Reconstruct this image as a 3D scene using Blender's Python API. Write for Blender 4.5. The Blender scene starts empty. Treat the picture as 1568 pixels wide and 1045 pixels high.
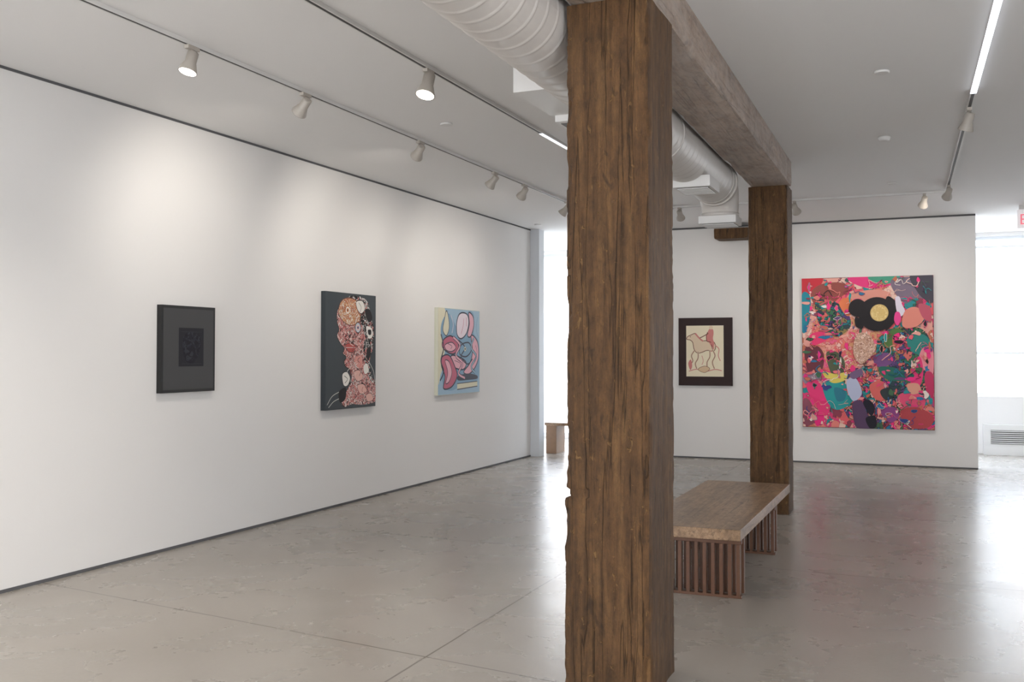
import bpy, bmesh, math, random
from mathutils import Vector, noise, Matrix

random.seed(7)
scene = bpy.context.scene
scene.view_settings.view_transform = 'Standard'
scene.view_settings.look = 'None'
scene.view_settings.exposure = 0.0

def srgb(r, g, b):
    def f(c):
        c = c/255.0
        return c/12.92 if c <= 0.04045 else ((c+0.055)/1.055)**2.4
    return (f(r), f(g), f(b), 1.0)

# ------------------------------------------------------------------ materials
_cache = {}
def mat(name, rgb, rough=0.6, metal=0.0, spec=0.5, bump=0.0, bscale=60, var=0.0, emit=None, estr=0.0):
    if name in _cache: return _cache[name]
    m = bpy.data.materials.new(name); m.use_nodes = True
    nt = m.node_tree; b = nt.nodes['Principled BSDF']
    c = srgb(*rgb)
    b.inputs['Base Color'].default_value = c
    b.inputs['Roughness'].default_value = rough
    b.inputs['Metallic'].default_value = metal
    b.inputs['Specular IOR Level'].default_value = spec
    if emit:
        b.inputs['Emission Color'].default_value = srgb(*emit)
        b.inputs['Emission Strength'].default_value = estr
    tc = nt.nodes.new('ShaderNodeTexCoord')
    n = nt.nodes.new('ShaderNodeTexNoise'); n.inputs['Scale'].default_value = bscale
    n.inputs['Detail'].default_value = 4
    nt.links.new(tc.outputs['Object'], n.inputs['Vector'])
    if bump > 0:
        bp = nt.nodes.new('ShaderNodeBump'); bp.inputs['Strength'].default_value = bump
        bp.inputs['Distance'].default_value = 0.01
        nt.links.new(n.outputs['Fac'], bp.inputs['Height'])
        nt.links.new(bp.outputs['Normal'], b.inputs['Normal'])
    if var > 0:
        mx = nt.nodes.new('ShaderNodeMix'); mx.data_type = 'RGBA'
        mx.inputs['A'].default_value = tuple(min(1, x*(1-var)) for x in c[:3])+(1,)
        mx.inputs['B'].default_value = tuple(min(1, x*(1+var)) for x in c[:3])+(1,)
        nt.links.new(n.outputs['Fac'], mx.inputs['Factor'])
        nt.links.new(mx.outputs['Result'], b.inputs['Base Color'])
    _cache[name] = m
    return m

class NB:
    """tiny node helper"""
    def __init__(s, name):
        s.m = bpy.data.materials.new(name); s.m.use_nodes = True
        s.nt = s.m.node_tree; s.b = s.nt.nodes['Principled BSDF']
        s.tc = s.nt.nodes.new('ShaderNodeTexCoord')
        s.co = s.tc.outputs['Object']
    def link(s, a, b): s.nt.links.new(a, b)
    def mapping(s, scale, loc=(0, 0, 0), src=None):
        n = s.nt.nodes.new('ShaderNodeMapping'); n.inputs['Scale'].default_value = scale
        n.inputs['Location'].default_value = loc
        s.link(src or s.co, n.inputs['Vector']); return n.outputs['Vector']
    def noise(s, vec, scale, detail=4, rough=0.5, dist=0.0):
        n = s.nt.nodes.new('ShaderNodeTexNoise'); n.inputs['Scale'].default_value = scale
        n.inputs['Detail'].default_value = detail; n.inputs['Roughness'].default_value = rough
        n.inputs['Distortion'].default_value = dist
        s.link(vec, n.inputs['Vector']); return n
    def ramp(s, fac, stops, interp='LINEAR'):
        n = s.nt.nodes.new('ShaderNodeValToRGB'); cr = n.color_ramp; cr.interpolation = interp
        while len(cr.elements) > 1: cr.elements.remove(cr.elements[-1])
        cr.elements[0].position = stops[0][0]; cr.elements[0].color = stops[0][1]
        for p, c in stops[1:]:
            e = cr.elements.new(p); e.color = c
        s.link(fac, n.inputs['Fac']); return n.outputs['Color']
    def mix(s, fac, a, b, mode='MIX'):
        n = s.nt.nodes.new('ShaderNodeMix'); n.data_type = 'RGBA'; n.blend_type = mode
        for k, v in (('Factor', fac), ('A', a), ('B', b)):
            sock = n.inputs[k]
            if isinstance(v, (int, float, tuple)): sock.default_value = v
            else: s.link(v, sock)
        return n.outputs['Result']
    def math(s, op, a, b=None, c=None):
        n = s.nt.nodes.new('ShaderNodeMath'); n.operation = op
        for i, v in enumerate((a, b, c)):
            if v is None: continue
            if isinstance(v, (int, float)): n.inputs[i].default_value = v
            else: s.link(v, n.inputs[i])
        return n.outputs[0]
    def bump(s, h, strength, dist=0.01):
        n = s.nt.nodes.new('ShaderNodeBump'); n.inputs['Strength'].default_value = strength
        n.inputs['Distance'].default_value = dist
        s.link(h, n.inputs['Height']); s.link(n.outputs['Normal'], s.b.inputs['Normal'])

G = lambda v: (v, v, v, 1)

def wood_timber(name, dark, mid, light, axis='z', whitewash=0.0, bump=.7):
    k = NB(name)
    sc = (1, 1, .06) if axis == 'z' else (1, .06, 1)
    sc2 = (1, 1, .45) if axis == 'z' else (1, .45, 1)
    v1 = k.mapping(sc); v2 = k.mapping(sc2)
    g = k.noise(v1, 26, 9, .65, .4)
    big = k.noise(v2, 3.0, 5, .6, .2)
    rough_ = k.noise(v2, 30, 9, .78, .2)
    col = k.ramp(g.outputs['Fac'], [(.25, srgb(*dark)), (.5, srgb(*mid)), (.78, srgb(*light))])
    tone = k.ramp(big.outputs['Fac'], [(.3, G(.78)), (.7, G(1.22))])
    col = k.mix(1.0, col, tone, 'MULTIPLY')
    col = k.mix(1.0, col, k.ramp(rough_.outputs['Fac'], [(.35, G(.62)), (.65, G(1.32))]), 'MULTIPLY')
    # long cracks
    cr = k.noise(k.mapping(tuple(x*1.0 if x == 1 else .03 for x in sc), (3, 1, 2)), 14, 3, .5, .3)
    crm = k.ramp(cr.outputs['Fac'], [(.49, G(0)), (.5, G(1)), (.51, G(0))])
    col = k.mix(k.math('MULTIPLY', crm, .6), col, srgb(26, 17, 10))
    # pale flecks and scars
    fl = k.noise(k.mapping(sc2, (5, 5, 5)), 38, 3, .6, .8)
    flm = k.ramp(fl.outputs['Fac'], [(.64, G(0)), (.70, G(1))])
    col = k.mix(k.math('MULTIPLY', flm, .45), col, srgb(150, 116, 72))
    dk = k.noise(k.mapping(sc2, (9, 2, 5)), 16, 4, .6, .6)
    dkm = k.ramp(dk.outputs['Fac'], [(.62, G(0)), (.70, G(1))])
    col = k.mix(k.math('MULTIPLY', dkm, .6), col, srgb(40, 26, 15))
    if whitewash > 0:
        ww = k.noise(k.mapping(sc2, (1, 7, 3)), 9, 7, .7, .5)
        wm = k.ramp(ww.outputs['Fac'], [(.30, G(.3)), (.6, G(1))])
        col = k.mix(k.math('MULTIPLY', wm, whitewash), col, srgb(200, 190, 182))
    k.link(col, k.b.inputs['Base Color'])
    k.b.inputs['Roughness'].default_value = .58
    k.b.inputs['Specular IOR Level'].default_value = .4
    h = k.math('ADD', g.outputs['Fac'], k.math('MULTIPLY', crm, -.9))
    h = k.math('ADD', h, k.math('MULTIPLY', flm, -.5))
    h = k.math('ADD', h, k.math('MULTIPLY', rough_.outputs['Fac'], 1.1))
    k.bump(h, bump, .014)
    return k.m

M_timber = wood_timber('aged_timber', (58, 38, 20), (93, 65, 37), (120, 89, 54), 'z', 0, .85)
M_beam = wood_timber('aged_beam_timber', (98, 76, 58), (146, 120, 98), (176, 154, 134), 'y', .62)
M_bench = wood_timber('bench_walnut', (116, 90, 68), (146, 118, 92), (164, 136, 110), 'y', 0, .05)
M_bench.node_tree.nodes['Principled BSDF'].inputs['Roughness'].default_value = .35
M_slat = mat('bench_slat_wood', (92, 58, 36), .45, var=.25, bscale=40)

M_wall = mat('wall_paint_white', (231, 229, 227), .85, spec=.25, bump=.03, bscale=180)
M_ceil = mat('ceiling_paint', (236, 235, 234), .9, spec=.2, bump=.05, bscale=90)
M_reveal = mat('shadow_gap_dark', (92, 92, 94), .9)  # flat dark colour standing in for shade in the wall gaps
M_white = mat('white_enamel', (225, 224, 222), .5)
M_duct = mat('duct_paint', (208, 203, 198), .42, spec=.5, bump=.03, bscale=30)
M_fixt = mat('fixture_grey_white', (182, 175, 166), .45)
M_black = mat('satin_black', (22, 22, 23), .4)
M_slot = mat('track_slot_grey', (70, 68, 66), .6)
M_frame = mat('window_frame_grey', (225, 230, 234), .5)
M_lens = mat('lamp_lens_lit', (255, 250, 240), .3, emit=(255, 247, 235), estr=14)
M_lensoff = mat('lamp_lens_dim', (230, 225, 215), .3, emit=(255, 247, 235), estr=1.2)
M_led = mat('led_diffuser', (255, 255, 255), .4, emit=(235, 243, 255), estr=4)
M_grille = mat('grille_dark', (96, 94, 92), .6)
M_red = mat('exit_red', (240, 130, 145), .5, emit=(240, 120, 135), estr=.5)
M_acr = mat('sign_acrylic', (240, 238, 240), .3, emit=(255, 250, 252), estr=.3)

# concrete
def concrete():
    k = NB('polished_concrete')
    a = k.noise(k.co, .5, 4, .5, .2)
    b = k.noise(k.co, 1.6, 6, .6, .3)
    c = k.noise(k.co, 40, 3, .6)
    col = k.ramp(a.outputs['Fac'], [(.3, srgb(152, 144, 134)), (.52, srgb(161, 154, 145)), (.72, srgb(169, 163, 155))])
    col = k.mix(1.0, col, k.ramp(b.outputs['Fac'], [(.25, G(.96)), (.5, G(1.0)), (.75, G(1.035))]), 'MULTIPLY')
    col = k.mix(1.0, col, k.ramp(c.outputs['Fac'], [(.3, G(.975)), (.7, G(1.02))]), 'MULTIPLY')
    # joints: line mask |n.p - d| < w
    masks = None
    for (p, q) in (((-5.5, 5.0), (-1.5, 4.42)), ((-5.5, 7.55), (3, 7.2)), ((-5.5, 10.1), (3, 10.0)), ((-5.5, 12.6), (3, 12.55)),
                   ((-2.35, 0), (-2.45, 14)), ((1.9, 0), (1.8, 14))):
        d = Vector((q[0]-p[0], q[1]-p[1])).normalized(); nrm = Vector((-d.y, d.x, 0)); off = nrm.x*p[0]+nrm.y*p[1]
        dot = k.nt.nodes.new('ShaderNodeVectorMath'); dot.operation = 'DOT_PRODUCT'
        wob = k.noise(k.co, 1.5, 2)
        k.link(k.co, dot.inputs[0]); dot.inputs[1].default_value = nrm
        v = k.math('SUBTRACT', dot.outputs['Value'], off)
        v = k.math('ADD', v, k.math('MULTIPLY', k.math('SUBTRACT', wob.outputs['Fac'], .5), .02))
        v = k.math('LESS_THAN', k.math('ABSOLUTE', v), .0055)
        masks = v if masks is None else k.math('MAXIMUM', masks, v)
    col = k.mix(k.math('MULTIPLY', masks, .8), col, srgb(92, 82, 72))
    k.link(col, k.b.inputs['Base Color'])
    r = k.ramp(b.outputs['Fac'], [(.3, G(.25)), (.7, G(.30))])
    k.link(r, k.b.inputs['Roughness'])
    k.b.inputs['Specular IOR Level'].default_value = .5
    return k.m
M_floor = concrete()

def pattern(name, palette, scale, line=None, lw=.04, seed=0, warp=.12, rough=.5, wscale=7):
    k = NB(name)
    w = k.noise(k.co, wscale, 3, .5)
    s1 = k.nt.nodes.new('ShaderNodeVectorMath'); s1.operation = 'SCALE'; s1.inputs['Scale'].default_value = warp*2
    k.link(w.outputs['Color'], s1.inputs[0])
    ad = k.nt.nodes.new('ShaderNodeVectorMath'); ad.operation = 'ADD'
    k.link(k.mapping((1, 1, 1), (seed*1.7, seed*.9, seed*2.3)), ad.inputs[0]); k.link(s1.outputs[0], ad.inputs[1])
    vo = k.nt.nodes.new('ShaderNodeTexVoronoi'); vo.inputs['Scale'].default_value = scale
    k.link(ad.outputs[0], vo.inputs['Vector'])
    sp = k.nt.nodes.new('ShaderNodeSeparateColor'); k.link(vo.outputs['Color'], sp.inputs[0])
    n = len(palette)
    col = k.ramp(sp.outputs[0], [(i/n, srgb(*c)) for i, c in enumerate(palette)], 'CONSTANT')
    if line:
        ve = k.nt.nodes.new('ShaderNodeTexVoronoi'); ve.feature = 'DISTANCE_TO_EDGE'; ve.inputs['Scale'].default_value = scale
        k.link(ad.outputs[0], ve.inputs['Vector'])
        col = k.mix(k.math('LESS_THAN', ve.outputs['Distance'], lw), col, srgb(*line))
    k.link(col, k.b.inputs['Base Color']); k.b.inputs['Roughness'].default_value = rough
    k.b.inputs['Specular IOR Level'].default_value = .25
    return k.m

# ------------------------------------------------------------------ mesh builder
class MB:
    def __init__(s): s.v = []; s.f = []; s.fm = []; s.mats = []; s.sm = []
    def mi(s, m):
        if m not in s.mats: s.mats.append(m)
        return s.mats.index(m)
    def face(s, pts, m, smooth=False):
        i0 = len(s.v); s.v += [tuple(p) for p in pts]
        s.f.append(tuple(range(i0, i0+len(pts)))); s.fm.append(s.mi(m)); s.sm.append(smooth)
    def box(s, x0, x1, y0, y1, z0, z1, m):
        s.hexa([(x0, y0), (x1, y0), (x1, y1), (x0, y1)], z0, z1, m)
    def hexa(s, quad, z0, z1, m):
        i = len(s.v)
        s.v += [(x, y, z0) for x, y in quad]+[(x, y, z1) for x, y in quad]
        for f in ((3, 2, 1, 0), (4, 5, 6, 7), (0, 1, 5, 4), (1, 2, 6, 5), (2, 3, 7, 6), (3, 0, 4, 7)):
            s.f.append(tuple(i+a for a in f)); s.fm.append(s.mi(m)); s.sm.append(False)
    def lathe(s, p, d, prof, m, seg=32, mats=None):
        """prof list of (distance along axis, radius)"""
        d = Vector(d).normalized(); p = Vector(p)
        u = d.orthogonal().normalized(); w = d.cross(u)
        i0 = len(s.v)
        for (t, r) in prof:
            for j in range(seg):
                a = 2*math.pi*j/seg
                s.v.append(tuple(p+d*t+(u*math.cos(a)+w*math.sin(a))*r))
        for i in range(len(prof)-1):
            mm = mats[i] if mats else m
            for j in range(seg):
                k = (j+1) % seg
                s.f.append((i0+i*seg+j, i0+i*seg+k, i0+(i+1)*seg+k, i0+(i+1)*seg+j))
                s.fm.append(s.mi(mm)); s.sm.append(True)
        for idx, rev, mm in ((0, True, mats[0] if mats else m), (len(prof)-1, False, mats[-1] if mats else m)):
            ring = [i0+idx*seg+j for j in range(seg)]
            if rev: ring.reverse()
            s.f.append(tuple(ring)); s.fm.append(s.mi(mm)); s.sm.append(False)
    def build(s, name, parent=None, bevel=0, fixn=False):
        me = bpy.data.meshes.new(name); me.from_pydata(s.v, [], s.f)
        for m in s.mats: me.materials.append(m)
        for p, i, sm in zip(me.polygons, s.fm, s.sm):
            p.material_index = i; p.use_smooth = sm
        me.update()
        if fixn:
            bm = bmesh.new(); bm.from_mesh(me); bmesh.ops.recalc_face_normals(bm, faces=bm.faces[:]); bm.to_mesh(me); bm.free()
        ob = bpy.data.objects.new(name, me); bpy.context.collection.objects.link(ob)
        if parent: ob.parent = parent
        if bevel:
            b = ob.modifiers.new('bevel', 'BEVEL'); b.width = bevel; b.segments = 2; b.limit_method = 'ANGLE'
        return ob

CH = 3.416  # ceiling height
# ------------------------------------------------------------------ room shell
def simple_box(name, x0, x1, y0, y1, z0, z1, m, bevel=0):
    b = MB(); b.box(x0, x1, y0, y1, z0, z1, m); return b.build(name, bevel=bevel)

RY0, RY1, RX0, RX1 = -4.0, 17.0, -8.2, 3.6
simple_box('floor', RX0-.2, RX1+.2, RY0-.2, RY1+.2, -.12, 0, M_floor)
simple_box('ceiling', RX0-.2, RX1+.2, RY0-.2, RY1+.2, CH, CH+.15, M_ceil)
LW = -5.53
b = MB(); b.box(LW-.2, LW, RY0, 13.91, 0, CH, M_wall); b.build('wall_left')
b = MB(); b.box(LW-.2, LW+.14, 13.915, 14.12, 0, CH, mat('pilaster_paint', (205, 208, 212), .7)); b.build('wall_left_pilaster')
simple_box('trim_1', LW, LW+.006, RY0, 13.91, CH-.018, CH, M_reveal)  # proud dark strip, paints the shade of the gap under the ceiling
simple_box('baseboard_left', LW, LW+.006, RY0, 13.91, 0, .022, M_reveal)  # dark strip painted as the shaded gap at the floor
# far bay behind the left wall end
simple_box('wall_bay_left', RX0-.2, RX0, 14.0, RY1, 0, CH, M_wall)
simple_box('wall_bay_near', RX0, LW-.205, 13.9, 14.05, 0, CH, M_wall)
# back partition
BW = 14.65
simple_box('wall_back', -4.3, .587, BW, BW+.2, 0, CH, M_wall)
simple_box('trim_2', -4.3, .587, BW-.006, BW, CH-.024, CH, M_reveal)  # shade of the ceiling gap, painted as a dark strip
simple_box('baseboard_back', -4.3, .587, BW-.006, BW, 0, .02, M_reveal)  # shade of the floor gap, painted as a dark strip

# walls with openings
def wall_openings_y(name, y0, y1, xa, xb, openings, m):
    """wall parallel to X, openings (x0,x1,z0,z1) sorted"""
    b = MB(); x = xa
    for (o0, o1, z0, z1) in openings:
        if o0 > x: b.box(x, o0, y0, y1, 0, CH, m)
        if z0 > 0: b.box(o0, o1, y0, y1, 0, z0, m)
        if z1 < CH: b.box(o0, o1, y0, y1, z1, CH, m)
        x = o1
    if x < xb: b.box(x, xb, y0, y1, 0, CH, m)
    return b.build(name)
fac = [(-8.0, -4.2, .05, 3.36), (-3.6, .2, .88, 3.36), (.62, 3.4, .88, 3.36)]
wall_openings_y('wall_front_facade', 17.0, 17.25, RX0, RX1, fac, M_wall)
rear = [(-4.9, -1.9, .7, 3.1), (-.9, 2.6, .7, 3.1)]  # openings added behind the camera to let in fill light
wall_openings_y('wall_rear', -4.25, -4.0, RX0, RX1, rear, M_wall)
# right wall with an unseen opening added for fill daylight
b = MB(); y = RY0
ro = [(-2.6, .6, .8, 3.1)]
for (o0, o1, z0, z1) in ro:
    b.box(RX1, RX1+.2, y, o0, 0, CH, M_wall); b.box(RX1, RX1+.2, o0, o1, 0, z0, M_wall); b.box(RX1, RX1+.2, o0, o1, z1, CH, M_wall); y = o1
b.box(RX1, RX1+.2, y, RY1+.2, 0, CH, M_wall); b.build('wall_right')

# glass
k = NB('window_glass'); nt = k.nt
out = nt.nodes['Material Output']
tr = nt.nodes.new('ShaderNodeBsdfTransparent'); gl = nt.nodes.new('ShaderNodeBsdfGlossy'); gl.inputs['Roughness'].default_value = .02
mx = nt.nodes.new('ShaderNodeMixShader'); mx.inputs[0].default_value = .05
nt.links.new(tr.outputs[0], mx.inputs[1]); nt.links.new(gl.outputs[0], mx.inputs[2]); nt.links.new(mx.outputs[0], out.inputs['Surface'])
M_glass = k.m

def window_y(name, x0, x1, z0, z1, y, nv, transoms):
    b = MB(); t = .03; d = .04
    b.box(x0, x0+.05, y-d, y+d, z0, z1, M_frame); b.box(x1-.05, x1, y-d, y+d, z0, z1, M_frame)
    b.box(x0+.05, x1-.05, y-d, y+d, z0, z0+.05, M_frame); b.box(x0+.05, x1-.05, y-d, y+d, z1-.05, z1, M_frame)
    for i in range(1, nv):
        xc = x0+(x1-x0)*i/nv; b.box(xc-t/2, xc+t/2, y-d, y+d, z0+.05, z1-.05, M_frame)
    for z in transoms: b.box(x0+.05, x1-.05, y-d*.8, y+d*.8, z-t/2, z+t/2, M_frame)
    b.face([(x0+.05, y, z0+.05), (x1-.05, y, z0+.05), (x1-.05, y, z1-.05), (x0+.05, y, z1-.05)], M_glass)
    b.build(name)
window_y('window_1', fac[0][0], fac[0][1], .05, 3.36, 17.12, 3, [])
window_y('window_2', fac[1][0], fac[1][1], .88, 3.36, 17.12, 3, [2.9])
window_y('window_3', fac[2][0], fac[2][1], .88, 3.36, 17.12, 2, [1.55, 3.2])
window_y('window_4', rear[0][0], rear[0][1], .7, 3.1, -4.12, 3, [2.4])  # unseen rear windows, added as the main fill
window_y('window_5', rear[1][0], rear[1][1], .7, 3.1, -4.12, 3, [2.4])
for i, (o0, o1, z0, z1) in enumerate(ro):  # unseen side window, added for its light on the room
    b = MB(); xx = RX1+.1
    for yy in (o0+.025, (o0+o1)/2, o1-.025): b.box(xx-.03, xx+.03, yy-.025, yy+.025, z0, z1, M_frame)
    b.box(xx-.03, xx+.03, o0, o1, z0, z0+.04, M_frame); b.box(xx-.03, xx+.03, o0, o1, z1-.04, z1, M_frame)
    b.face([(xx, o0, z0), (xx, o1, z0), (xx, o1, z1), (xx, o0, z1)], M_glass)
    b.build('window_%d' % (6+i))

# heater cabinet under the right facade window
b = MB()
b.box(.75, 3.5, 16.80, 16.998, 0, .46, M_white)
b.box(.85, 3.4, 16.79, 16.80, .17, .38, M_grille)
for i in range(7): b.box(.85, 3.4, 16.78, 16.79, .18+i*.03, .192+i*.03, M_white)
b.build('baseboard_heater')

# outdoors
M_pave = mat('pavement', (176, 174, 170), .9, var=.1, bscale=3)
M_bldg = mat('pale_brick', (215, 210, 206), .9, var=.05, bscale=20)
M_bwin = mat('far_window_glass', (165, 175, 185), .3)
simple_box('street_pavement', -30, 30, 17.4, 60, -.15, -.03, M_pave)
b = MB(); b.box(-25, 25, 34, 36, -.03, 9, M_bldg)
for i in range(16):
    for j in range(3):
        b.box(-23+i*3, -21.4+i*3, 33.95, 34, 1.2+j*2.8, 3.0+j*2.8, M_bwin)
b.build('building_across_street')

# ------------------------------------------------------------------ timber columns and beam
def timber(name, quad, z0, z1, m, seed, nz, per=12, notch=None):
    quad = [Vector((x, y)) for x, y in quad]
    c = sum(quad, Vector((0, 0)))/4
    verts = []; n = per*4
    for iz in range(nz+1):
        z = z0+(z1-z0)*iz/nz
        for side in range(4):
            a, bb = quad[side], quad[(side+1) % 4]
            for j in range(per):
                t = j/per
                # crowd samples to corners
                tt = .5-.5*math.cos(math.pi*t)
                p = a.lerp(bb, tt)
                e = min(tt, 1-tt)*(bb-a).length      # distance to corner
                inward = (c-p).normalized()
                q = Vector((p.x*2.2+seed, p.y*2.2, z*.55))
                low = noise.noise(q)*.010
                hi = noise.noise(Vector((p.x*18+seed, p.y*18, z*6)))*.005
                dsp = low+hi
                if e < .03:
                    cn = (side if tt < .5 else side+1) % 4
                    chip = noise.fractal(Vector((cn*7+seed, z*3.2, cn*5.0)), .8, 2.0, 5)
                    fine = noise.noise(Vector((cn*3+seed, z*16, 2)))
                    dsp += (.008+max(0, chip-.02)*.05+max(0, fine-.15)*.014)*(1-e/.03)
                p2 = p+inward*dsp
                if notch and side in notch[0]:
                    zc = notch[1]
                    if z < zc-.02: p2 += Vector((-.009, 0))*(1 if p.x < c.x else 0)
                    if abs(z-zc) < .022 and p.x < c.x-.1: p2 += Vector((.016, .004))
                verts.append((p2.x, p2.y, z))
    faces = []
    for iz in range(nz):
        for j in range(n):
            k2 = (j+1) % n
            faces.append((iz*n+j, iz*n+k2, (iz+1)*n+k2, (iz+1)*n+j))
    faces.append(tuple(reversed(range(n)))); faces.append(tuple(nz*n+j for j in range(n)))
    me = bpy.data.meshes.new(name); me.from_pydata(verts, [], faces); me.materials.append(m)
    for p in me.polygons: p.use_smooth = len(p.vertices) == 4
    ob = bpy.data.objects.new(name, me); bpy.context.collection.objects.link(ob)
    es = ob.modifiers.new('es', 'EDGE_SPLIT'); es.split_angle = math.radians(38)
    return ob
BB = 3.175
timber('timber_column', [(-1.556, 4.353), (-1.158, 4.353), (-1.160, 4.84), (-1.562, 4.84)], 0, BB-.001, M_timber, 3, 300, 16, ((0, 3), .905))
timber('timber_column', [(-1.622, 9.85), (-1.250, 9.85), (-1.255, 10.27), (-1.63, 10.27)], 0, BB-.001, M_timber, 11, 160, 12)

def beam_y(name, quad, z0, z1, m, seed, ny=160):
    """long beam running along Y: displaced cross-section rings"""
    (xl0, xr0, y0), (xl1, xr1, y1) = quad
    prof = []
    for i in range(8): prof.append((i/8, 0))
    for i in range(5): prof.append((1, i/5))
    for i in range(8): prof.append((1-i/8, 1))
    for i in range(5): prof.append((0, 1-i/5))
    n = len(prof); verts = []; faces = []
    for iy in range(ny+1):
        t = iy/ny; y = y0+(y1-y0)*t; xl = xl0+(xl1-xl0)*t; xr = xr0+(xr1-xr0)*t
        for (s, h) in prof:
            x = xl+(xr-xl)*s; z = z0+(z1-z0)*h
            corner = (s in (0, 1)) and h == 0
            dx = noise.noise(Vector((x*4+seed, y*.7, z*4)))*.008
            if corner:
                cc = max(0, noise.fractal(Vector((s*5+seed, y*2.5, 1)), .8, 2, 4))*.02+.006
                x += cc*(1 if s == 0 else -1); z += cc
            if h < .9: x += dx
            if h == 0 and not corner: z += abs(noise.noise(Vector((x*5, y*.9, seed))))*.004
            verts.append((x, y, z))
    for iy in range(ny):
        for j in range(n):
            k2 = (j+1) % n
            faces.append((iy*n+j, iy*n+k2, (iy+1)*n+k2, (iy+1)*n+j))
    faces.append(tuple(reversed(range(n)))); faces.append(tuple(ny*n+j for j in range(n)))
    me = bpy.data.meshes.new(name); me.from_pydata(verts, [], faces); me.materials.append(m)
    bm = bmesh.new(); bm.from_mesh(me); bmesh.ops.recalc_face_normals(bm, faces=bm.faces[:]); bm.to_mesh(me); bm.free()
    for p in me.polygons: p.use_smooth = len(p.vertices) == 4
    ob = bpy.data.objects.new(name, me); bpy.context.collection.objects.link(ob)
    es = ob.modifiers.new('es', 'EDGE_SPLIT'); es.split_angle = math.radians(38)
    return ob
beam_y('timber_beam', ((-1.44, -1.06, -3.95), (-1.60, -1.225, 9.98)), BB, CH-.002, M_beam, 5)
beam_y('timber_beam', ((-2.84, -2.36, 14.3), (-2.84, -2.36, 14.64)), 3.19, 3.34, M_timber, 15, 4)
# ------------------------------------------------------------------ spiral duct
def duct():
    emp = bpy.data.objects.new('spiral_duct', None); bpy.context.collection.objects.link(emp)
    r = .2; zc = 1.55+1.585
    x_at = lambda y: -1.79+(-.012)*(y-6)
    seg = 56; pitch = .13; sub = 12
    y0, y1 = -3.9, 9.25
    n = int((y1-y0)/pitch)*sub
    v = []; f = []
    for i in range(n+1):
        for j in range(seg+1):
            a = 2*math.pi*j/seg
            y = y0+(y1-y0)*i/n+pitch*j/seg
            y = max(y0, min(y1, y))
            rr = r+(.0045 if i % sub == 0 else 0)
            v.append((x_at(y)+rr*math.cos(a), y, zc+rr*math.sin(a)))
    for i in range(n):
        for j in range(seg):
            a = i*(seg+1)+j
            f.append((a, a+1, a+seg+2, a+seg+1))
    me = bpy.data.meshes.new('spiral_tube'); me.from_pydata(v, [], f); me.materials.append(M_duct)
    for p in me.polygons: p.use_smooth = True
    ob = bpy.data.objects.new('spiral_tube', me); bpy.context.collection.objects.link(ob); ob.parent = emp
    # elbow turning down at the end with collar + register
    b = MB(); xc = x_at(9.25); R = .26; seg2 = 40
    i0 = len(b.v); na = 10
    for i in range(na+1):
        a = (math.pi/2)*i/na
        cy = y1+R*math.sin(a); cz = zc-R*(1-math.cos(a)); rr = .205*(1-.18*i/na)
        dy, dz = math.cos(a), -math.sin(a)
        for j in range(seg2):
            t = 2*math.pi*j/seg2
            b.v.append((xc+rr*math.cos(t), cy-dz*rr*math.sin(t), cz+dy*rr*math.sin(t)))
    for i in range(na):
        for j in range(seg2):
            k2 = (j+1) % seg2
            b.f.append((i0+i*seg2+j, i0+i*seg2+k2, i0+(i+1)*seg2+k2, i0+(i+1)*seg2+j)); b.fm.append(b.mi(M_duct)); b.sm.append(True)
    b.build('elbow', emp, fixn=True)
    b = MB()
    ey = y1+R; ez = zc-R
    b.lathe((xc, y1-.03, zc), (0, 1, 0), [(0, .206), (0, .214), (.05, .214), (.05, .206)], M_duct, 48)
    b.lathe((xc, ey, ez+.005), (0, 0, -1), [(0, .165), (0, .176), (.035, .176), (.035, .165)], M_duct, 40)
    b.box(xc-.175, xc+.175, ey-.16, ey+.16, ez-.10, ez-.03, M_white)
    b.box(xc-.15, xc+.15, ey-.13, ey+.13, ez-.104, ez-.10, M_grille)
    for i in range(7): b.box(xc-.15, xc+.15, ey-.125+i*.04, ey-.11+i*.04, ez-.110, ez-.104, M_white)
    # takeoff register near end
    for (yy, xo, zt) in ((8.15, .055, 2.955),):
        x = x_at(yy)+xo
        b.box(x-.15, x+.15, yy-.2, yy+.2, zt-.06, zt+.03, M_white)
        b.box(x-.125, x+.125, yy-.17, yy+.17, zt-.064, zt-.06, M_grille)
        for i in range(7): b.box(x-.125, x+.125, yy-.16+i*.05, yy-.14+i*.05, zt-.070, zt-.064, M_white)
    # side takeoff plenum left of near column
    b.box(-2.15, -1.88, 5.15, 5.75, 3.02, 3.20, M_white)
    b.box(-2.12, -1.92, 5.75, 6.15, 2.98, 3.04, M_white)
    b.box(-2.10, -1.94, 5.80, 6.10, 2.976, 2.98, M_grille)
    # hangers
    for yy in (-2, 1, 7, 9.1):
        b.lathe((x_at(yy), yy, zc), (0, 1, 0), [(0, .2), (0, .208), (.025, .208), (.025, .2)], M_duct, 48)
        b.box(x_at(yy)-.012, x_at(yy)+.012, yy, yy+.03, zc+.2, CH-.003, M_duct)
    b.build('collars_and_registers', emp)
duct()

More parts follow.
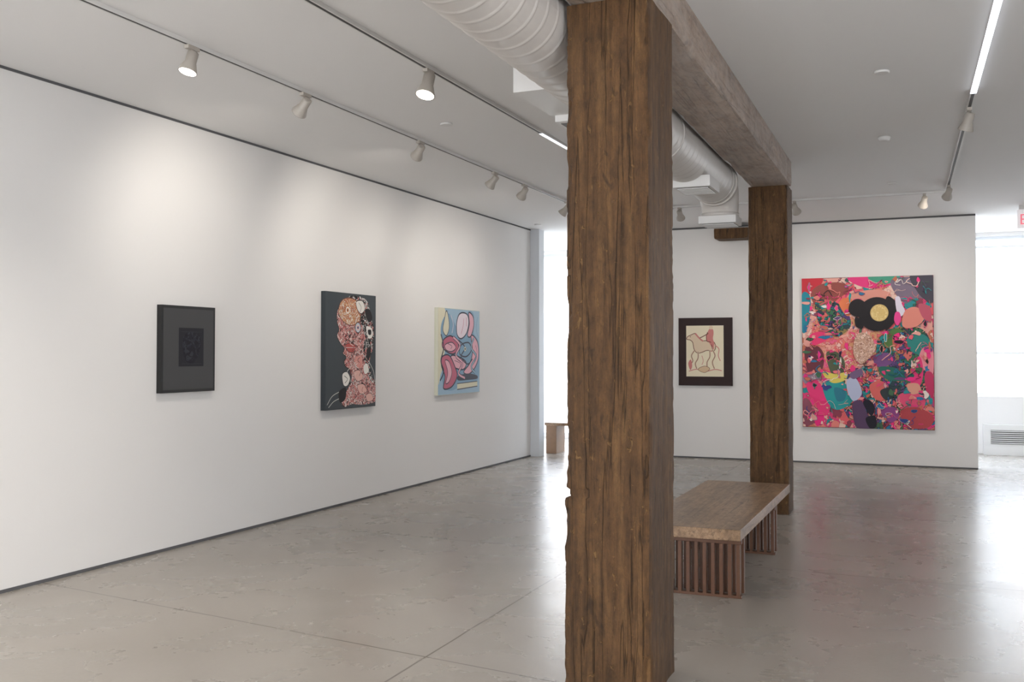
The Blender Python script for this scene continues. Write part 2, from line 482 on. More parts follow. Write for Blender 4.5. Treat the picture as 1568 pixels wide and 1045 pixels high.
# ------------------------------------------------------------------ bench
def bench():
    emp = bpy.data.objects.new('slatted_bench', None); bpy.context.collection.objects.link(emp)
    x0, x1, y0, y1, h = -1.80, -1.10, 6.32, 8.72, .44
    b = MB(); b.box(x0, x1, y0, y1, h-.07, h, M_bench)
    b.build('seat_slab', emp, bevel=.004)
    b = MB()
    for yf in (6.37, 7.85):
        b.box(x0+.02, x1-.005, yf, yf+.05, h-.10, h-.0705, M_slat)
        n = 13
        for i in range(n):
            xc = x0+.035+(x1-x0-.06)*i/(n-1)
            b.box(xc-.012, xc+.012, yf, yf+.05, 0.018, h-.10, M_slat)
        b.box(x0+.02, x1-.005, yf+.004, yf+.046, 0, .018, M_slat)
        for i in range(n):
            xc = x0+.035+(x1-x0-.06)*i/(n-1)
            b.box(xc-.010, xc+.010, yf+.16, yf+.20, 0.0, h-.0705, M_slat)
    b.build('slat_legs', emp, bevel=.002)
bench()

# window seat bench (far left)
M_seat = mat('seat_side_wood', (128, 98, 72), .5, var=.15, bscale=20)
b = MB()
b.box(-5.50, -4.4, 14.42, 14.85, .43, .475, M_bench)
b.box(-5.48, -5.31, 14.44, 14.83, 0, .43, M_seat)
b.box(-4.6, -4.43, 14.44, 14.83, 0, .43, M_seat)
b.build('window_seat', bevel=.003)

# ------------------------------------------------------------------ artworks
def catmull(pts, closed=True, sub=6):
    out = []; n = len(pts)
    rng = range(n) if closed else range(n-1)
    for i in rng:
        if closed: p0, p1, p2, p3 = pts[(i-1) % n], pts[i], pts[(i+1) % n], pts[(i+2) % n]
        else: p0, p1, p2, p3 = pts[max(i-1, 0)], pts[i], pts[i+1], pts[min(i+2, n-1)]
        for k_ in range(sub):
            t = k_/sub
            out.append(tuple(.5*((2*p1[a])+(-p0[a]+p2[a])*t+(2*p0[a]-5*p1[a]+4*p2[a]-p3[a])*t*t+(-p0[a]+3*p1[a]-3*p2[a]+p3[a])*t**3) for a in (0, 1)))
    if not closed: out.append(tuple(pts[-1]))
    return out

class Art:
    """flat artwork: canvas coordinates (u right, v down) in a w0 x h0 frame mapped to a wall rectangle"""
    def __init__(s, O, ex, n, W, H, w0, h0):
        s.O = Vector(O); s.ex = Vector(ex); s.n = Vector(n); s.W = W; s.H = H; s.w0 = w0; s.h0 = h0; s.mb = MB(); s.layer = 1
    def P(s, u, v, off=0):
        return s.O+s.ex*(u/s.w0*s.W)+Vector((0, 0, -v/s.h0*s.H))+s.n*off
    def clampp(s, p): return (min(max(p[0], 0), s.w0), min(max(p[1], 0), s.h0))
    def slab(s, u0, v0, u1, v1, d0, d1, m):
        c = [s.P(u0, v1, d0), s.P(u1, v1, d0), s.P(u1, v0, d0), s.P(u0, v0, d0), s.P(u0, v1, d1), s.P(u1, v1, d1), s.P(u1, v0, d1), s.P(u0, v0, d1)]
        i = len(s.mb.v); s.mb.v += [tuple(x) for x in c]
        for f in ((3, 2, 1, 0), (4, 5, 6, 7), (0, 1, 5, 4), (1, 2, 6, 5), (2, 3, 7, 6), (3, 0, 4, 7)):
            s.mb.f.append(tuple(i+a for a in f)); s.mb.fm.append(s.mb.mi(m)); s.mb.sm.append(False)
        s.d = d1
    def blob(s, pts, m, smooth=True):
        q = catmull(pts) if smooth else pts
        q = [s.clampp(p) for p in q]
        q = [p for i, p in enumerate(q) if p != q[i-1]]
        if len(q) < 3: return
        s.layer += 1
        s.mb.face([s.P(u, v, s.d+s.layer*.00006+.0003) for u, v in q], m)
    def stroke(s, pts, w, m, closed=False, taper=False):
        q = catmull(pts, closed, 6)
        if closed: q.append(q[0])
        s.layer += 1; off = s.d+s.layer*.00006+.0003
        L = []; R = []; sx = s.W/s.w0; sy = s.H/s.h0
        for i, p in enumerate(q):
            a = q[max(i-1, 0)]; c = q[min(i+1, len(q)-1)]
            dx, dy = (c[0]-a[0])*sx, (c[1]-a[1])*sy; l = math.hypot(dx, dy) or 1
            ww = w*(math.sin(math.pi*i/(len(q)-1))*.8+.2 if taper else 1)/2
            nx, ny = -dy/l*ww/sx, dx/l*ww/sy
            L.append(s.clampp((p[0]+nx, p[1]+ny))); R.append(s.clampp((p[0]-nx, p[1]-ny)))
        for i in range(len(q)-1):
            s.mb.face([s.P(*L[i], off), s.P(*L[i+1], off), s.P(*R[i+1], off), s.P(*R[i], off)], m)
    def circle(s, u, v, r, m, seg=28, wob=0):
        sx = s.W/s.w0; sy = s.H/s.h0
        s.blob([(u+r/sx*math.cos(t*2*math.pi/seg)*(1+wob*math.sin(t*1.7)), v+r/sy*math.sin(t*2*math.pi/seg)*(1+wob*math.sin(t*1.7))) for t in range(seg)], m, False)
    def build(s, name): return s.mb.build(name)

def pm(r, g, b): return mat('paint_%d_%d_%d' % (r, g, b), (r, g, b), .5, spec=.3)

# --- 1: black framed panel
a = Art((LW, 6.06, 1.927), (0, 1, 0), (1, 0, 0), .63, .69, 84, 134)
a.slab(0, 0, 84, 134, .002, .045, M_black)
a.slab(3, 4.5, 81, 129.5, .03, .046, pm(72, 72, 73))
a.blob([(26, 34), (65, 34), (65, 94), (26, 94)], pm(34, 34, 40), False)
fm_ = pattern('dark_print', [(36, 36, 44), (52, 52, 60), (30, 30, 37), (46, 46, 56)], 36, (26, 26, 32), .05, seed=1)
a.blob([(34, 46), (46, 40), (58, 46), (60, 64), (54, 82), (46, 90), (36, 84), (32, 66)], fm_)
a.blob([(38, 56), (42, 54), (44, 58), (40, 60)], pm(22, 22, 27)); a.blob([(50, 56), (54, 54), (56, 58), (52, 60)], pm(22, 22, 27))
a.stroke([(40, 76), (46, 79), (53, 76)], .008, pm(24, 24, 28)); a.stroke([(46, 56), (47, 64), (44, 69), (49, 70)], .006, pm(24, 24, 28))
a.stroke([(30, 40), (62, 40)], .003, pm(50, 50, 56)); a.stroke([(30, 90), (62, 90)], .003, pm(50, 50, 56))
a.build('black_framed_print')

# --- 2: collage profile head
a = Art((LW, 8.32, 2.163), (0, 1, 0), (1, 0, 0), .97, 1.18, 78, 176)
a.slab(0, 0, 78, 176, .002, .05, pm(52, 58, 62))
a.slab(.6, .9, 77.4, 175.1, .045, .0505, pm(62, 69, 74))
skin = pattern('collage_flesh', [(218, 150, 144), (236, 200, 194), (204, 108, 106), (240, 224, 218), (206, 134, 126), (226, 168, 162), (70, 44, 46)], 30, (60, 34, 36), .05, 2, .16, wscale=18)
hair = pattern('collage_bw', [(18, 18, 20), (226, 224, 220), (20, 20, 22), (212, 208, 204), (196, 192, 188), (14, 14, 16), (214, 140, 136)], 24, (12, 12, 14), .06, 5, .2, wscale=14)
face = pattern('collage_mask', [(222, 176, 130), (238, 216, 190), (210, 140, 104), (236, 226, 214), (196, 120, 84)], 34, (120, 60, 44), .06, 4, .14, wscale=20)
ink = pm(24, 18, 20); wht = pm(232, 228, 222)
a.blob([(34, 5), (50, 3), (62, 8), (68, 20), (68, 34), (73, 44), (75, 60), (73, 84), (68, 104), (71, 124), (78, 140), (78, 150), (50, 160), (34, 150), (40, 120), (30, 80), (20, 40), (24, 18)], hair)
a.blob([(30, 10), (44, 12), (50, 28), (54, 44), (59, 64), (58, 88), (60, 108), (68, 132), (78, 148), (78, 168), (60, 172), (40, 170), (28, 173), (24, 164), (32, 148), (39, 134), (37, 118), (30, 112), (28, 104), (31, 98), (26, 92), (28, 84), (23, 78), (17, 66), (20, 56), (17, 44), (18, 26)], skin)
a.stroke([(30, 10), (18, 26), (17, 44), (20, 56), (17, 66), (23, 78), (28, 84), (26, 92), (31, 98), (28, 104), (30, 112), (37, 118), (39, 134), (32, 148), (24, 164), (28, 173)], .008, ink)
a.blob([(24, 12), (36, 7), (48, 12), (53, 30), (50, 44), (38, 49), (27, 44), (19, 30)], face)
a.stroke([(24, 12), (36, 7), (48, 12), (53, 30), (50, 44), (38, 49), (27, 44), (19, 30)], .008, pm(110, 54, 40), True)
a.circle(33, 26, .036, wht, 18); a.circle(33, 26, .022, pm(206, 140, 96), 16); a.circle(33, 26, .010, ink, 12)
a.blob([(46, 12), (56, 10), (60, 22), (54, 30), (48, 24)], wht); a.stroke([(46, 12), (56, 10), (60, 22), (54, 30), (48, 24)], .008, ink, True)
a.stroke([(50, 13), (54, 20), (52, 28)], .005, ink)
a.blob([(60, 24), (67, 22), (72, 34), (69, 42), (63, 38)], ink)
a.circle(49, 52, .058, ink, 22); a.circle(49, 52, .050, pm(196, 200, 210), 20); a.circle(49, 52, .030, pm(226, 190, 180), 16); a.circle(49, 52, .015, pm(40, 60, 110), 12)
a.blob([(62, 50), (71, 52), (73, 64), (66, 68)], wht); a.blob([(65, 55), (70, 55), (70, 62), (66, 62)], ink)
a.blob([(30, 79), (38, 76), (45, 81), (42, 90), (34, 89)], pm(186, 84, 78)); a.stroke([(30, 79), (38, 76), (45, 81), (42, 90), (34, 89)], .006, ink, True); a.stroke([(30, 83), (37, 83), (44, 83)], .005, wht)
a.blob([(44, 100), (54, 96), (56, 112), (48, 114)], pm(216, 150, 140))
a.blob([(25, 124), (32, 120), (37, 130), (33, 141), (27, 140)], wht); a.stroke([(25, 124), (32, 120), (37, 130), (33, 141), (27, 140)], .007, ink, True); a.stroke([(28, 126), (33, 131), (29, 137)], .006, ink)
a.blob([(20, 150), (30, 144), (30, 160), (22, 166)], ink)
a.blob([(63, 86), (70, 82), (68, 98), (64, 102)], ink); a.blob([(58, 112), (64, 108), (66, 120), (60, 124)], wht)
for pts in ([(42, 122), (51, 118), (58, 130), (48, 135)], [(48, 142), (58, 140), (64, 151), (53, 155)], [(62, 158), (70, 155), (74, 165), (65, 168)]):
    a.blob(pts, pm(226, 178, 168)); a.stroke(pts, .005, ink, True)
for p_ in ([(3, 168), (10, 156), (20, 150)], [(5, 172), (12, 164), (20, 160)], [(66, 104), (74, 120), (77, 138)]): a.stroke(p_, .007, pm(206, 204, 198))
for i in range(34):
    v = random.uniform(56, 164); u = 34+random.uniform(-6, 16)+(v-60)*.12
    a.stroke([(u, v), (u+random.uniform(-4, 4), v+4), (u+random.uniform(-5, 5), v+8)], random.choice([.004, .006]), random.choice([ink, wht, pm(160, 66, 64)]))
a.build('collage_portrait_painting')

# --- 3: interlaced pink and blue figures
a = Art((LW, 10.76, 2.105), (0, 1, 0), (1, 0, 0), 1.21, 1.07, 64, 132)
a.slab(0, 0, 64, 132, .002, .05, pm(196, 196, 180))
a.slab(.3, .5, 63.7, 131.5, .045, .0505, pm(152, 180, 200))
navy = pm(26, 30, 52); pink = pm(222, 166, 180); rose = pm(186, 92, 116); ltb = pm(120, 154, 180); pale = pm(226, 212, 220); cream = pm(212, 206, 180)
a.blob([(0, 0), (9, 0), (12, 20), (8, 46), (10, 80), (4, 100), (0, 110)], cream)
a.blob([(10, 60), (4, 40), (6, 20), (16, 8), (30, 30), (44, 4), (54, 6), (54, 36), (62, 50), (64, 90), (60, 112), (40, 116), (20, 126), (8, 118), (6, 90)], ltb)
def outl(pts, fill, w=.018):
    a.blob(pts, fill); a.stroke(pts, w, navy, True)
outl([(12, 4), (15, 14), (16, 30), (12, 42), (7, 34), (9, 18)], cream, .012)
outl([(36, 5), (44, 8), (46, 22), (42, 38), (34, 46), (28, 40), (27, 24), (30, 10)], pale)
outl([(46, 4), (53, 10), (54, 26), (49, 42), (44, 40), (47, 22)], pink)
outl([(8, 48), (18, 42), (28, 50), (30, 62), (22, 70), (12, 66), (6, 58)], rose)
outl([(10, 56), (20, 52), (26, 60), (20, 66), (12, 64)], pink, .012)
outl([(20, 72), (34, 76), (42, 84), (38, 94), (26, 92), (16, 84)], pink)
outl([(6, 74), (16, 72), (24, 88), (28, 104), (20, 120), (8, 122), (10, 104), (5, 88)], rose)
outl([(10, 80), (16, 82), (20, 98), (16, 112), (11, 114), (14, 98)], pink, .012)
outl([(50, 40), (60, 50), (62, 74), (56, 92), (46, 102), (38, 98), (48, 84), (52, 66)], pink)
outl([(34, 56), (46, 52), (50, 64), (42, 74), (32, 70)], ltb)
outl([(30, 105), (44, 102), (58, 105), (59, 109), (44, 110), (30, 110)], navy)
a.blob([(28, 116), (60, 114), (60, 122), (28, 125)], cream, False); a.stroke([(28, 125), (60, 122)], .012, navy); a.stroke([(28, 116), (60, 114)], .01, navy)
a.stroke([(4, 40), (8, 60), (4, 80), (8, 96), (3, 110)], .022, navy)
a.stroke([(30, 48), (40, 60), (34, 74), (44, 86), (52, 78)], .018, navy)
a.stroke([(22, 44), (32, 56), (26, 72), (36, 84), (30, 100), (40, 108)], .046, navy); a.stroke([(22, 44), (32, 56), (26, 72), (36, 84), (30, 100), (40, 108)], .026, pink)
a.stroke([(54, 44), (50, 60), (58, 74), (50, 90), (56, 100)], .040, navy); a.stroke([(54, 44), (50, 60), (58, 74), (50, 90), (56, 100)], .022, pm(150, 178, 196))
a.stroke([(38, 14), (37, 26), (34, 38)], .009, rose); a.stroke([(42, 12), (42, 26)], .009, rose)
a.stroke([(18, 10), (22, 24), (20, 38)], .01, pale); a.stroke([(14, 54), (20, 58), (18, 62)], .007, navy); a.stroke([(24, 80), (32, 84), (34, 90)], .007, navy)
a.circle(40, 62, .03, cream, 14); a.circle(40, 62, .015, navy, 10); a.stroke([(57, 56), (59, 68), (55, 82)], .007, navy); a.stroke([(60, 10), (58, 30), (62, 44)], .01, ltb)
a.build('interlaced_figures_painting')

# --- 4: horse and rider drawing, back wall
a = Art((-3.437, BW, 2.07), (1, 0, 0), (0, -1, 0), .792, 1.0, 82, 104)
a.slab(0, 0, 82, 104, .002, .04, pm(44, 26, 24))
a.slab(12, 12, 69, 90, .035, .041, pm(234, 223, 196))
br = pm(110, 62, 50); tan = pm(224, 202, 174); pk = pm(206, 130, 124)
horse = [(20, 26), (26, 24), (31, 30), (36, 35), (46, 35), (54, 37), (57, 44), (54, 51), (44, 50), (36, 53), (29, 54), (24, 48), (22, 38), (18, 34), (13, 33), (14, 29)]
a.blob(horse, tan); a.stroke(horse, .010, br, True)
a.stroke([(26, 24), (32, 31), (38, 36)], .022, pk); a.stroke([(56, 42), (62, 48), (61, 58), (64, 66)], .012, pk)
a.blob([(45, 22), (48, 17), (53, 18), (54, 24), (53, 32), (55, 40), (52, 46), (47, 38), (44, 36), (43, 28)], pk); a.stroke([(45, 22), (43, 28), (44, 36), (50, 38), (52, 48)], .010, br)
a.circle(50, 15, .03, tan, 14); a.stroke([(46, 24), (39, 28), (33, 31)], .012, br); a.stroke([(50, 38), (54, 46), (50, 52)], .014, pk)
for leg in ([(25, 50), (20, 58), (22, 66), (18, 72)], [(30, 52), (30, 62), (26, 70), (28, 78)], [(52, 49), (56, 58), (52, 68), (55, 78)], [(48, 50), (48, 60), (44, 68), (44, 77)]):
    a.stroke(leg, .024, tan); a.stroke(leg, .008, br)
a.stroke([(16, 82), (28, 79), (42, 82), (56, 79), (66, 81)], .012, pk); a.blob([(15, 70), (19, 64), (21, 74), (18, 80)], pk)
a.blob([(30, 79), (40, 74), (48, 78), (40, 84)], pm(216, 186, 150)); a.stroke([(30, 79), (40, 74), (48, 78), (40, 84)], .006, br, True)
a.stroke([(36, 58), (38, 66), (36, 72)], .008, pk); a.circle(18.5, 29, .007, br, 8)
a.build('horse_rider_framed_drawing')

# --- 5: large abstract painting
a = Art((-1.66, BW, 2.607), (1, 0, 0), (0, -1, 0), 1.72, 2.10, 200, 234)
a.slab(0, 0, 200, 234, .002, .05, pm(120, 40, 50))
pal = [(228, 130, 122), (222, 60, 120), (36, 146, 150), (232, 166, 156), (70, 106, 76), (240, 50, 130), (196, 112, 84), (100, 66, 120), (234, 196, 184), (150, 60, 80), (40, 116, 160), (228, 104, 110)]
big = pattern('abstract_ground', [(228, 132, 124), (222, 64, 120), (40, 140, 146), (230, 166, 154), (232, 100, 110), (196, 116, 90), (234, 196, 182), (146, 62, 84)], 6.5, (90, 40, 60), .012, 3, .22)
fine = pattern('abstract_fine', pal[::-1], 16, (50, 30, 50), .05, 6, .16)
fine2 = pattern('abstract_fine_warm', [(232, 156, 144), (240, 196, 184), (230, 110, 110), (228, 130, 112), (214, 156, 116), (232, 100, 140), (236, 170, 156)], 12, (190, 80, 90), .035, 9, .2)
fine3 = pattern('abstract_fine_green', [(60, 114, 84), (40, 134, 138), (144, 124, 80), (50, 70, 80), (212, 110, 104), (96, 66, 124)], 15, (20, 40, 44), .05, 12, .2)
a.slab(.7, .7, 199.3, 233.3, .045, .0505, big)
B = a.blob
B([(20, 60), (60, 50), (100, 70), (130, 90), (150, 130), (110, 150), (60, 150), (20, 130)], fine2)
B([(120, 90), (180, 80), (198, 120), (190, 180), (150, 200), (120, 160)], fine3)
B([(60, 150), (110, 140), (140, 190), (190, 200), (196, 232), (90, 233), (60, 190)], fine)
B([(0, 0), (32, 0), (28, 14), (14, 24), (0, 28)], pm(204, 44, 60), True)
B([(0, 26), (12, 26), (14, 50), (8, 80), (0, 82)], pm(30, 140, 160))
B([(14, 24), (30, 10), (62, 8), (74, 20), (56, 34), (40, 48), (22, 44)], pm(150, 74, 68))
B([(74, 0), (140, 0), (150, 8), (120, 18), (90, 14)], pm(230, 56, 128)); B([(104, 0), (150, 0), (140, 10), (118, 12)], pm(70, 156, 130))
B([(138, 6), (176, 2), (196, 10), (196, 36), (176, 34), (160, 42), (146, 30)], pm(124, 108, 128))
B([(166, 0), (199, 0), (199, 42), (186, 36), (176, 24)], pm(66, 62, 76))
B([(72, 28), (110, 20), (136, 26), (130, 40), (100, 44), (80, 46)], pm(222, 150, 136))
B([(22, 36), (48, 36), (70, 52), (76, 76), (56, 92), (34, 84), (24, 62)], fine3)
B([(58, 38), (76, 32), (80, 52), (70, 60)], pm(228, 124, 80))
B([(12, 90), (30, 84), (44, 92), (30, 102), (14, 106)], pm(232, 56, 114)); B([(4, 112), (22, 106), (34, 120), (30, 146), (10, 150)], pm(110, 48, 62))
B([(2, 150), (26, 150), (30, 160), (14, 166), (2, 164)], pm(150, 130, 150)); B([(6, 168), (22, 160), (32, 172), (44, 196), (36, 216), (20, 200)], pm(232, 54, 120))
B([(2, 190), (14, 196), (22, 222), (8, 232), (2, 220)], pm(140, 74, 92)); B([(18, 214), (30, 208), (34, 224), (22, 232)], pm(236, 36, 128))
B([(32, 164), (52, 158), (70, 168), (82, 184), (70, 200), (52, 206), (38, 192)], pm(36, 154, 156)); B([(50, 172), (66, 176), (66, 190), (54, 192)], pm(40, 120, 140))
B([(38, 118), (54, 116), (66, 130), (64, 148), (46, 150)], pm(86, 94, 70)); B([(30, 146), (50, 150), (70, 148), (66, 160), (46, 164)], pm(228, 210, 100))
B([(128, 90), (146, 80), (160, 92), (150, 110), (130, 106)], pm(80, 118, 62))
B([(140, 92), (158, 86), (168, 100), (156, 118), (142, 114)], fine); B([(162, 92), (186, 90), (196, 108), (180, 120), (164, 112)], pm(40, 132, 126))
B([(184, 110), (198, 112), (198, 150), (188, 146), (178, 128)], pm(232, 140, 154)); B([(168, 132), (180, 124), (184, 150), (176, 172), (166, 166)], pm(230, 56, 122))
B([(112, 120), (134, 118), (140, 130), (124, 140), (112, 134)], pm(120, 76, 132)); B([(118, 140), (140, 140), (170, 150), (160, 160), (130, 158)], pm(36, 108, 96))
B([(104, 168), (120, 160), (134, 172), (130, 190), (112, 188)], pm(220, 104, 100)); B([(120, 176), (136, 170), (140, 184), (128, 190)], pm(46, 56, 60))
B([(146, 184), (166, 176), (186, 186), (180, 204), (154, 206)], pm(226, 80, 118)); B([(150, 206), (176, 200), (198, 214), (190, 230), (160, 230)], pm(180, 66, 74))
B([(160, 166), (176, 164), (180, 176), (166, 180)], pm(220, 156, 136)); B([(120, 206), (140, 200), (148, 214), (134, 224)], pm(140, 66, 132))
B([(186, 150), (198, 150), (198, 190), (190, 186)], pm(194, 48, 96))
rr = random.Random(21)
pp = [pm(*c) for c in pal]+[pm(24, 20, 28), pm(236, 224, 218), pm(236, 46, 134), pm(46, 62, 130), pm(36, 154, 156), pm(236, 160, 154), pm(240, 50, 130)]
for i in range(240):
    u, v = rr.uniform(4, 196), rr.uniform(4, 230)
    if (u-115)**2+(v-57)**2 < 32**2: continue
    r0 = rr.uniform(1.0, 4.2); n_ = rr.randint(5, 9); ph = rr.uniform(0, 6); el = rr.uniform(.5, 1.8)
    pts = [(u+r0*el*rr.uniform(.4, 1.8)*math.cos(ph+t*2*math.pi/n_), v+r0/el*rr.uniform(.4, 1.8)*math.sin(ph+t*2*math.pi/n_)) for t in range(n_)]
    c1 = rr.choice(pp); B(pts, c1)
    if rr.random() < .5: a.stroke(pts, .005, rr.choice(pp), True)
for i in range(130):
    u, v = rr.uniform(6, 190), rr.uniform(6, 222)
    if (u-115)**2+(v-57)**2 < 38**2: continue
    pts = [(u, v)]
    for _ in range(5): pts.append((min(198, max(2, pts[-1][0]+rr.uniform(-8, 8))), min(232, max(2, pts[-1][1]+rr.uniform(-7, 7)))))
    a.stroke(pts, rr.choice([.004, .007, .010]), rr.choice(pp))
# main forms on top
dkb = pm(24, 18, 24)
a.circle(116, 58, .235, dkb, 36); B([(76, 40), (88, 34), (100, 42), (98, 58), (86, 62), (74, 54)], dkb); B([(130, 34), (142, 36), (148, 48), (146, 64), (138, 76), (128, 80)], dkb)
B([(84, 62), (96, 70), (94, 80), (84, 76)], dkb)
B([(144, 34), (150, 32), (154, 44), (158, 54), (152, 62), (146, 54)], pm(222, 214, 230)); B([(144, 56), (150, 56), (152, 66), (147, 76), (142, 68)], pm(236, 70, 148))
B([(158, 54), (174, 48), (188, 60), (180, 74), (166, 80), (154, 76)], pm(222, 136, 122)); B([(178, 44), (194, 48), (196, 70), (184, 64)], pm(190, 84, 104))
a.circle(120, 56, .118, pm(206, 176, 110), 32); a.circle(120, 56, .108, pattern('moon', [(226, 200, 136), (232, 208, 146), (220, 190, 124)], 34, (196, 164, 100), .03, 2), 32)
B([(84, 92), (96, 86), (108, 94), (113, 112), (102, 128), (90, 134), (80, 118)], pattern('abstract_mesh', [(222, 186, 166), (206, 164, 142), (232, 200, 184)], 34, (150, 106, 92), .06, 8))
B([(70, 160), (82, 156), (90, 168), (92, 182), (80, 192), (71, 178)], pm(186, 192, 220)); B([(74, 150), (90, 142), (94, 150), (80, 158)], pm(120, 96, 132))
B([(78, 196), (92, 192), (100, 210), (108, 232), (84, 233)], pm(88, 62, 96)); B([(94, 194), (104, 190), (112, 202), (106, 214)], pm(26, 22, 40))
B([(98, 218), (112, 214), (114, 230), (104, 233)], pm(24, 20, 34))
a.build('large_abstract_painting')

# ------------------------------------------------------------------ track lighting
def track(name, p, q, m=M_white, led=None):
    """ceiling track from p to q in plan, led: (t0,t1) fraction lit"""
    p = Vector(p); q = Vector(q); d = (q-p).normalized(); n = Vector((-d.y, d.x))
    b = MB()
    def seg(t0, t1, off0, off1, z0, z1, mm):
        A = p+(q-p)*t0; Bq = p+(q-p)*t1
        qd = [A+n*off0, Bq+n*off0, Bq+n*off1, A+n*off1]
        b.hexa([(v.x, v.y) for v in qd], z0, z1, mm)
    seg(0, 1, -.019, -.011, CH-.024, CH, m); seg(0, 1, .011, .019, CH-.024, CH, m)
    seg(0, 1, -.011, .011, CH-.022, CH, M_slot)
    if led:
        seg(led[0], led[1], -.020, .020, CH-.030, CH-.024, M_led)
    b.build(name, fixn=True)
track('ceiling_track', (-4.05, -2.0), (-4.08, 13.2))
track('ceiling_track', (-2.96, -2.0), (-3.0, 12.5))
track('ceiling_track', (.50, -1.0), (.205, 12.2), led=(.02, .66))
track('ceiling_track', (-3.6, 12.42), (.18, 12.42))
b = MB(); b.box(-2.998, -2.968, 7.75, 10.3, CH-.030, CH-.025, mat('led_soft', (255, 255, 255), .4, emit=(235, 243, 255), estr=1.6)); b.build('led_strip')

def spot(x, y, aim, lit=True, power=60, size=62, scale=1.0, col=(1, .93, .84), blend=1.0):
    d = Vector(aim).normalized()
    b = MB(); z = CH-.024
    b.box(x-.017, x+.017, y-.05, y+.05, z-.022, z, M_fixt)                # adapter
    b.lathe((x, y, z-.02), (0, 0, -1), [(0, .009), (.041, .009)], M_fixt, 14)   # stem
    piv = Vector((x, y, z-.066))
    b.lathe(piv-Vector((d.y, -d.x, 0)).normalized()*.026, Vector((d.y, -d.x, 0)), [(0, .014), (.052, .014)], M_fixt, 16)  # yoke hub
    s_ = scale
    prof = [(-.035*s_, .020*s_), (-.03*s_, .033*s_), (.035*s_, .034*s_), (.04*s_, .037*s_), (.095*s_, .056*s_), (.10*s_, .056*s_), (.099*s_, .050*s_), (.085*s_, .046*s_)]
    lens = M_lens if lit else M_lensoff
    b.lathe(piv, d, prof, M_fixt, 32, mats=[M_fixt]*6+[lens])
    ob = b.build('track_spotlight')
    L = bpy.data.lights.new('lamp', 'SPOT'); L.energy = power; L.spot_size = math.radians(size); L.spot_blend = blend
    L.color = col; L.shadow_soft_size = .045*s_
    lo = bpy.data.objects.new('lamp', L); bpy.context.collection.objects.link(lo)
    lo.location = piv+d*(.105*s_); lo.rotation_euler = d.to_track_quat('-Z', 'Y').to_euler(); lo.parent = ob
T1 = -4.065
spot(T1, 4.73, (-.10, -.28, -1), True, 65, 120)
spot(T1, 5.91, (-1.46, .55, -1.15), False, 56, 110)
spot(T1, 7.64, (-1.46, 1.1, -1.2), False, 54, 110)
spot(T1, 9.25, (-1.46, .4, -1.4), False, 32, 110)
spot(T1, 10.06, (-1.46, 1.2, -1.3), False, 42, 110)
spot(T1, 11.44, (-1.46, .3, -1.4), False, 22, 110)
spot(T1, 2.2, (-1.0, .4, -2.0), False, 40, 110)
spot(-2.985, 5.72, (-.05, -.35, -1), True, 85, 120, 1.15)
spot(-2.97, 2.0, (-.5, .2, -1), False, 55, 110)
spot(.295, 8.2, (-.3, .35, -1), False, 25, 90)
spot(.215, 11.9, (-.5, 2.4, -1.5), False, 40, 100)
spot(-.035, 12.42, (-.5, 2.2, -1.7), False, 45, 100)
spot(-1.49, 12.42, (.5, 2.2, -1.7), False, 45, 100)
spot(-2.9, 12.42, (-.1, 2.2, -1.6), False, 40, 100)

# ceiling discs
for i, (x, y) in enumerate(((-.273, 6.98), (-.34, 9.12), (-.355, 11.63), (-3.6, 7.21), (-5.21, 13.4))):
    b = MB(); b.lathe((x, y, CH-.001), (0, 0, -1), [(0, .05), (.010, .05), (.014, .044)] if i != 1 else [(0, .05), (.012, .05), (.03, .042), (.034, .02)], M_white, 32)
    b.build('smoke_detector' if i == 1 else 'ceiling_cap')

# exit sign
emp = bpy.data.objects.new('exit_sign', None); bpy.context.collection.objects.link(emp)
b = MB(); b.box(1.04, 1.40, 14.0, 14.02, 3.12, 3.36, M_acr); b.box(1.06, 1.38, 13.99, 14.03, 3.36, CH, M_white); b.build('plate', emp)
cu = bpy.data.curves.new('letters', 'FONT'); cu.body = 'EXIT'; cu.size = .19; cu.extrude = .003; cu.materials.append(M_red)
to = bpy.data.objects.new('letters', cu); bpy.context.collection.objects.link(to)
to.location = (1.06, 13.995, 3.17); to.rotation_euler = (math.radians(90), 0, 0); to.parent = emp

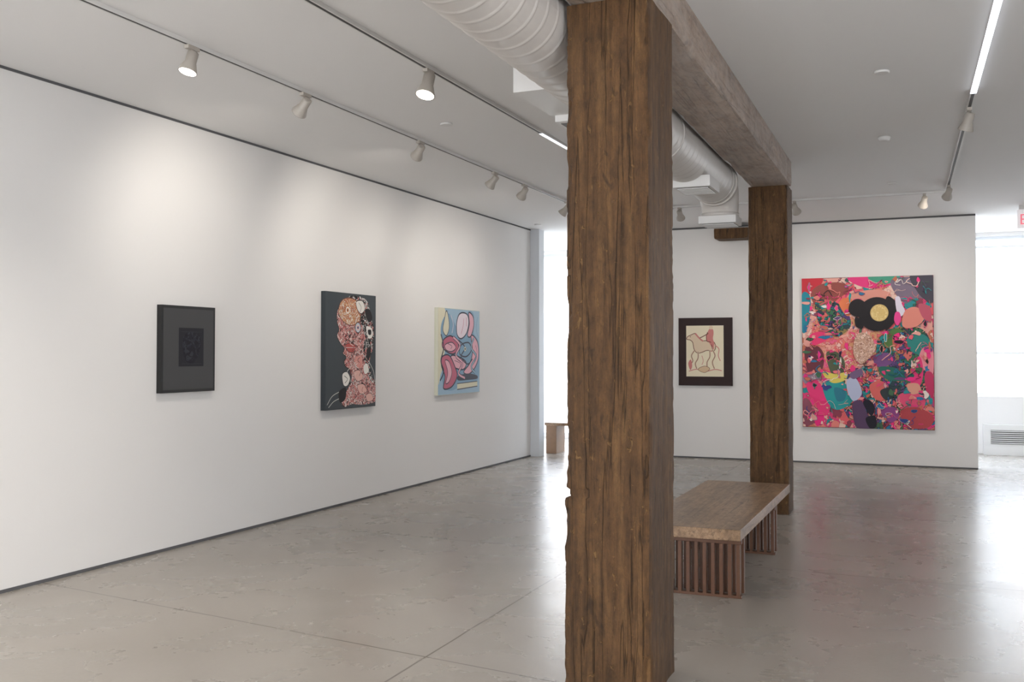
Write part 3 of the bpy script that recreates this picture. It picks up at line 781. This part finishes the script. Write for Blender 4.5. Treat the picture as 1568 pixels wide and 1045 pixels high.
# ------------------------------------------------------------------ daylight: overcast sky, cooler on the street side
w = bpy.data.worlds.new('sky'); scene.world = w; w.use_nodes = True
wn = w.node_tree; bg = wn.nodes['Background']; bg.inputs['Strength'].default_value = 12.4
tc = wn.nodes.new('ShaderNodeTexCoord'); sx = wn.nodes.new('ShaderNodeSeparateXYZ'); cr = wn.nodes.new('ShaderNodeValToRGB'); mr = wn.nodes.new('ShaderNodeMapRange')
mr.inputs['From Min'].default_value = -1; mr.inputs['From Max'].default_value = 1
wn.links.new(tc.outputs['Generated'], sx.inputs[0]); wn.links.new(sx.outputs['Y'], mr.inputs['Value']); wn.links.new(mr.outputs[0], cr.inputs['Fac'])
cr.color_ramp.elements[0].position = .35; cr.color_ramp.elements[0].color = (.93, .95, .98, 1)
cr.color_ramp.elements[1].position = .65; cr.color_ramp.elements[1].color = (.78, .90, 1.06, 1)
wn.links.new(cr.outputs['Color'], bg.inputs['Color'])

def portal(name, loc, rot, sx, sy):
    L = bpy.data.lights.new(name, 'AREA'); L.shape = 'RECTANGLE'; L.size = sx; L.size_y = sy
    try: L.cycles.is_portal = True
    except Exception: pass
    o = bpy.data.objects.new(name, L); bpy.context.collection.objects.link(o); o.location = loc; o.rotation_euler = rot
H = math.pi/2
for (x0, x1, z0, z1) in fac: portal('daylight_portal', ((x0+x1)/2, 17.3, (z0+z1)/2), (-H, 0, 0), x1-x0, z1-z0)
for (x0, x1, z0, z1) in rear: portal('daylight_portal', ((x0+x1)/2, -4.3, (z0+z1)/2), (H, 0, 0), x1-x0, z1-z0)
for (o0, o1, z0, z1) in ro: portal('daylight_portal', (RX1+.25, (o0+o1)/2, (z0+z1)/2), (0, H, 0), z1-z0, o1-o0)

# ------------------------------------------------------------------ camera
cd = bpy.data.cameras.new('camera'); co = bpy.data.objects.new('camera', cd); bpy.context.collection.objects.link(co)
cd.lens = 35.0; cd.sensor_width = 36.0; cd.sensor_fit = 'HORIZONTAL'; cd.clip_start = .05
pitch = .025
cd.shift_y = -(math.tan(pitch)*1525-18.5)/1568
co.location = (0, 0, 1.55)
co.rotation_euler = (math.radians(90)+pitch, 0, math.atan(639/1525))
scene.camera = co
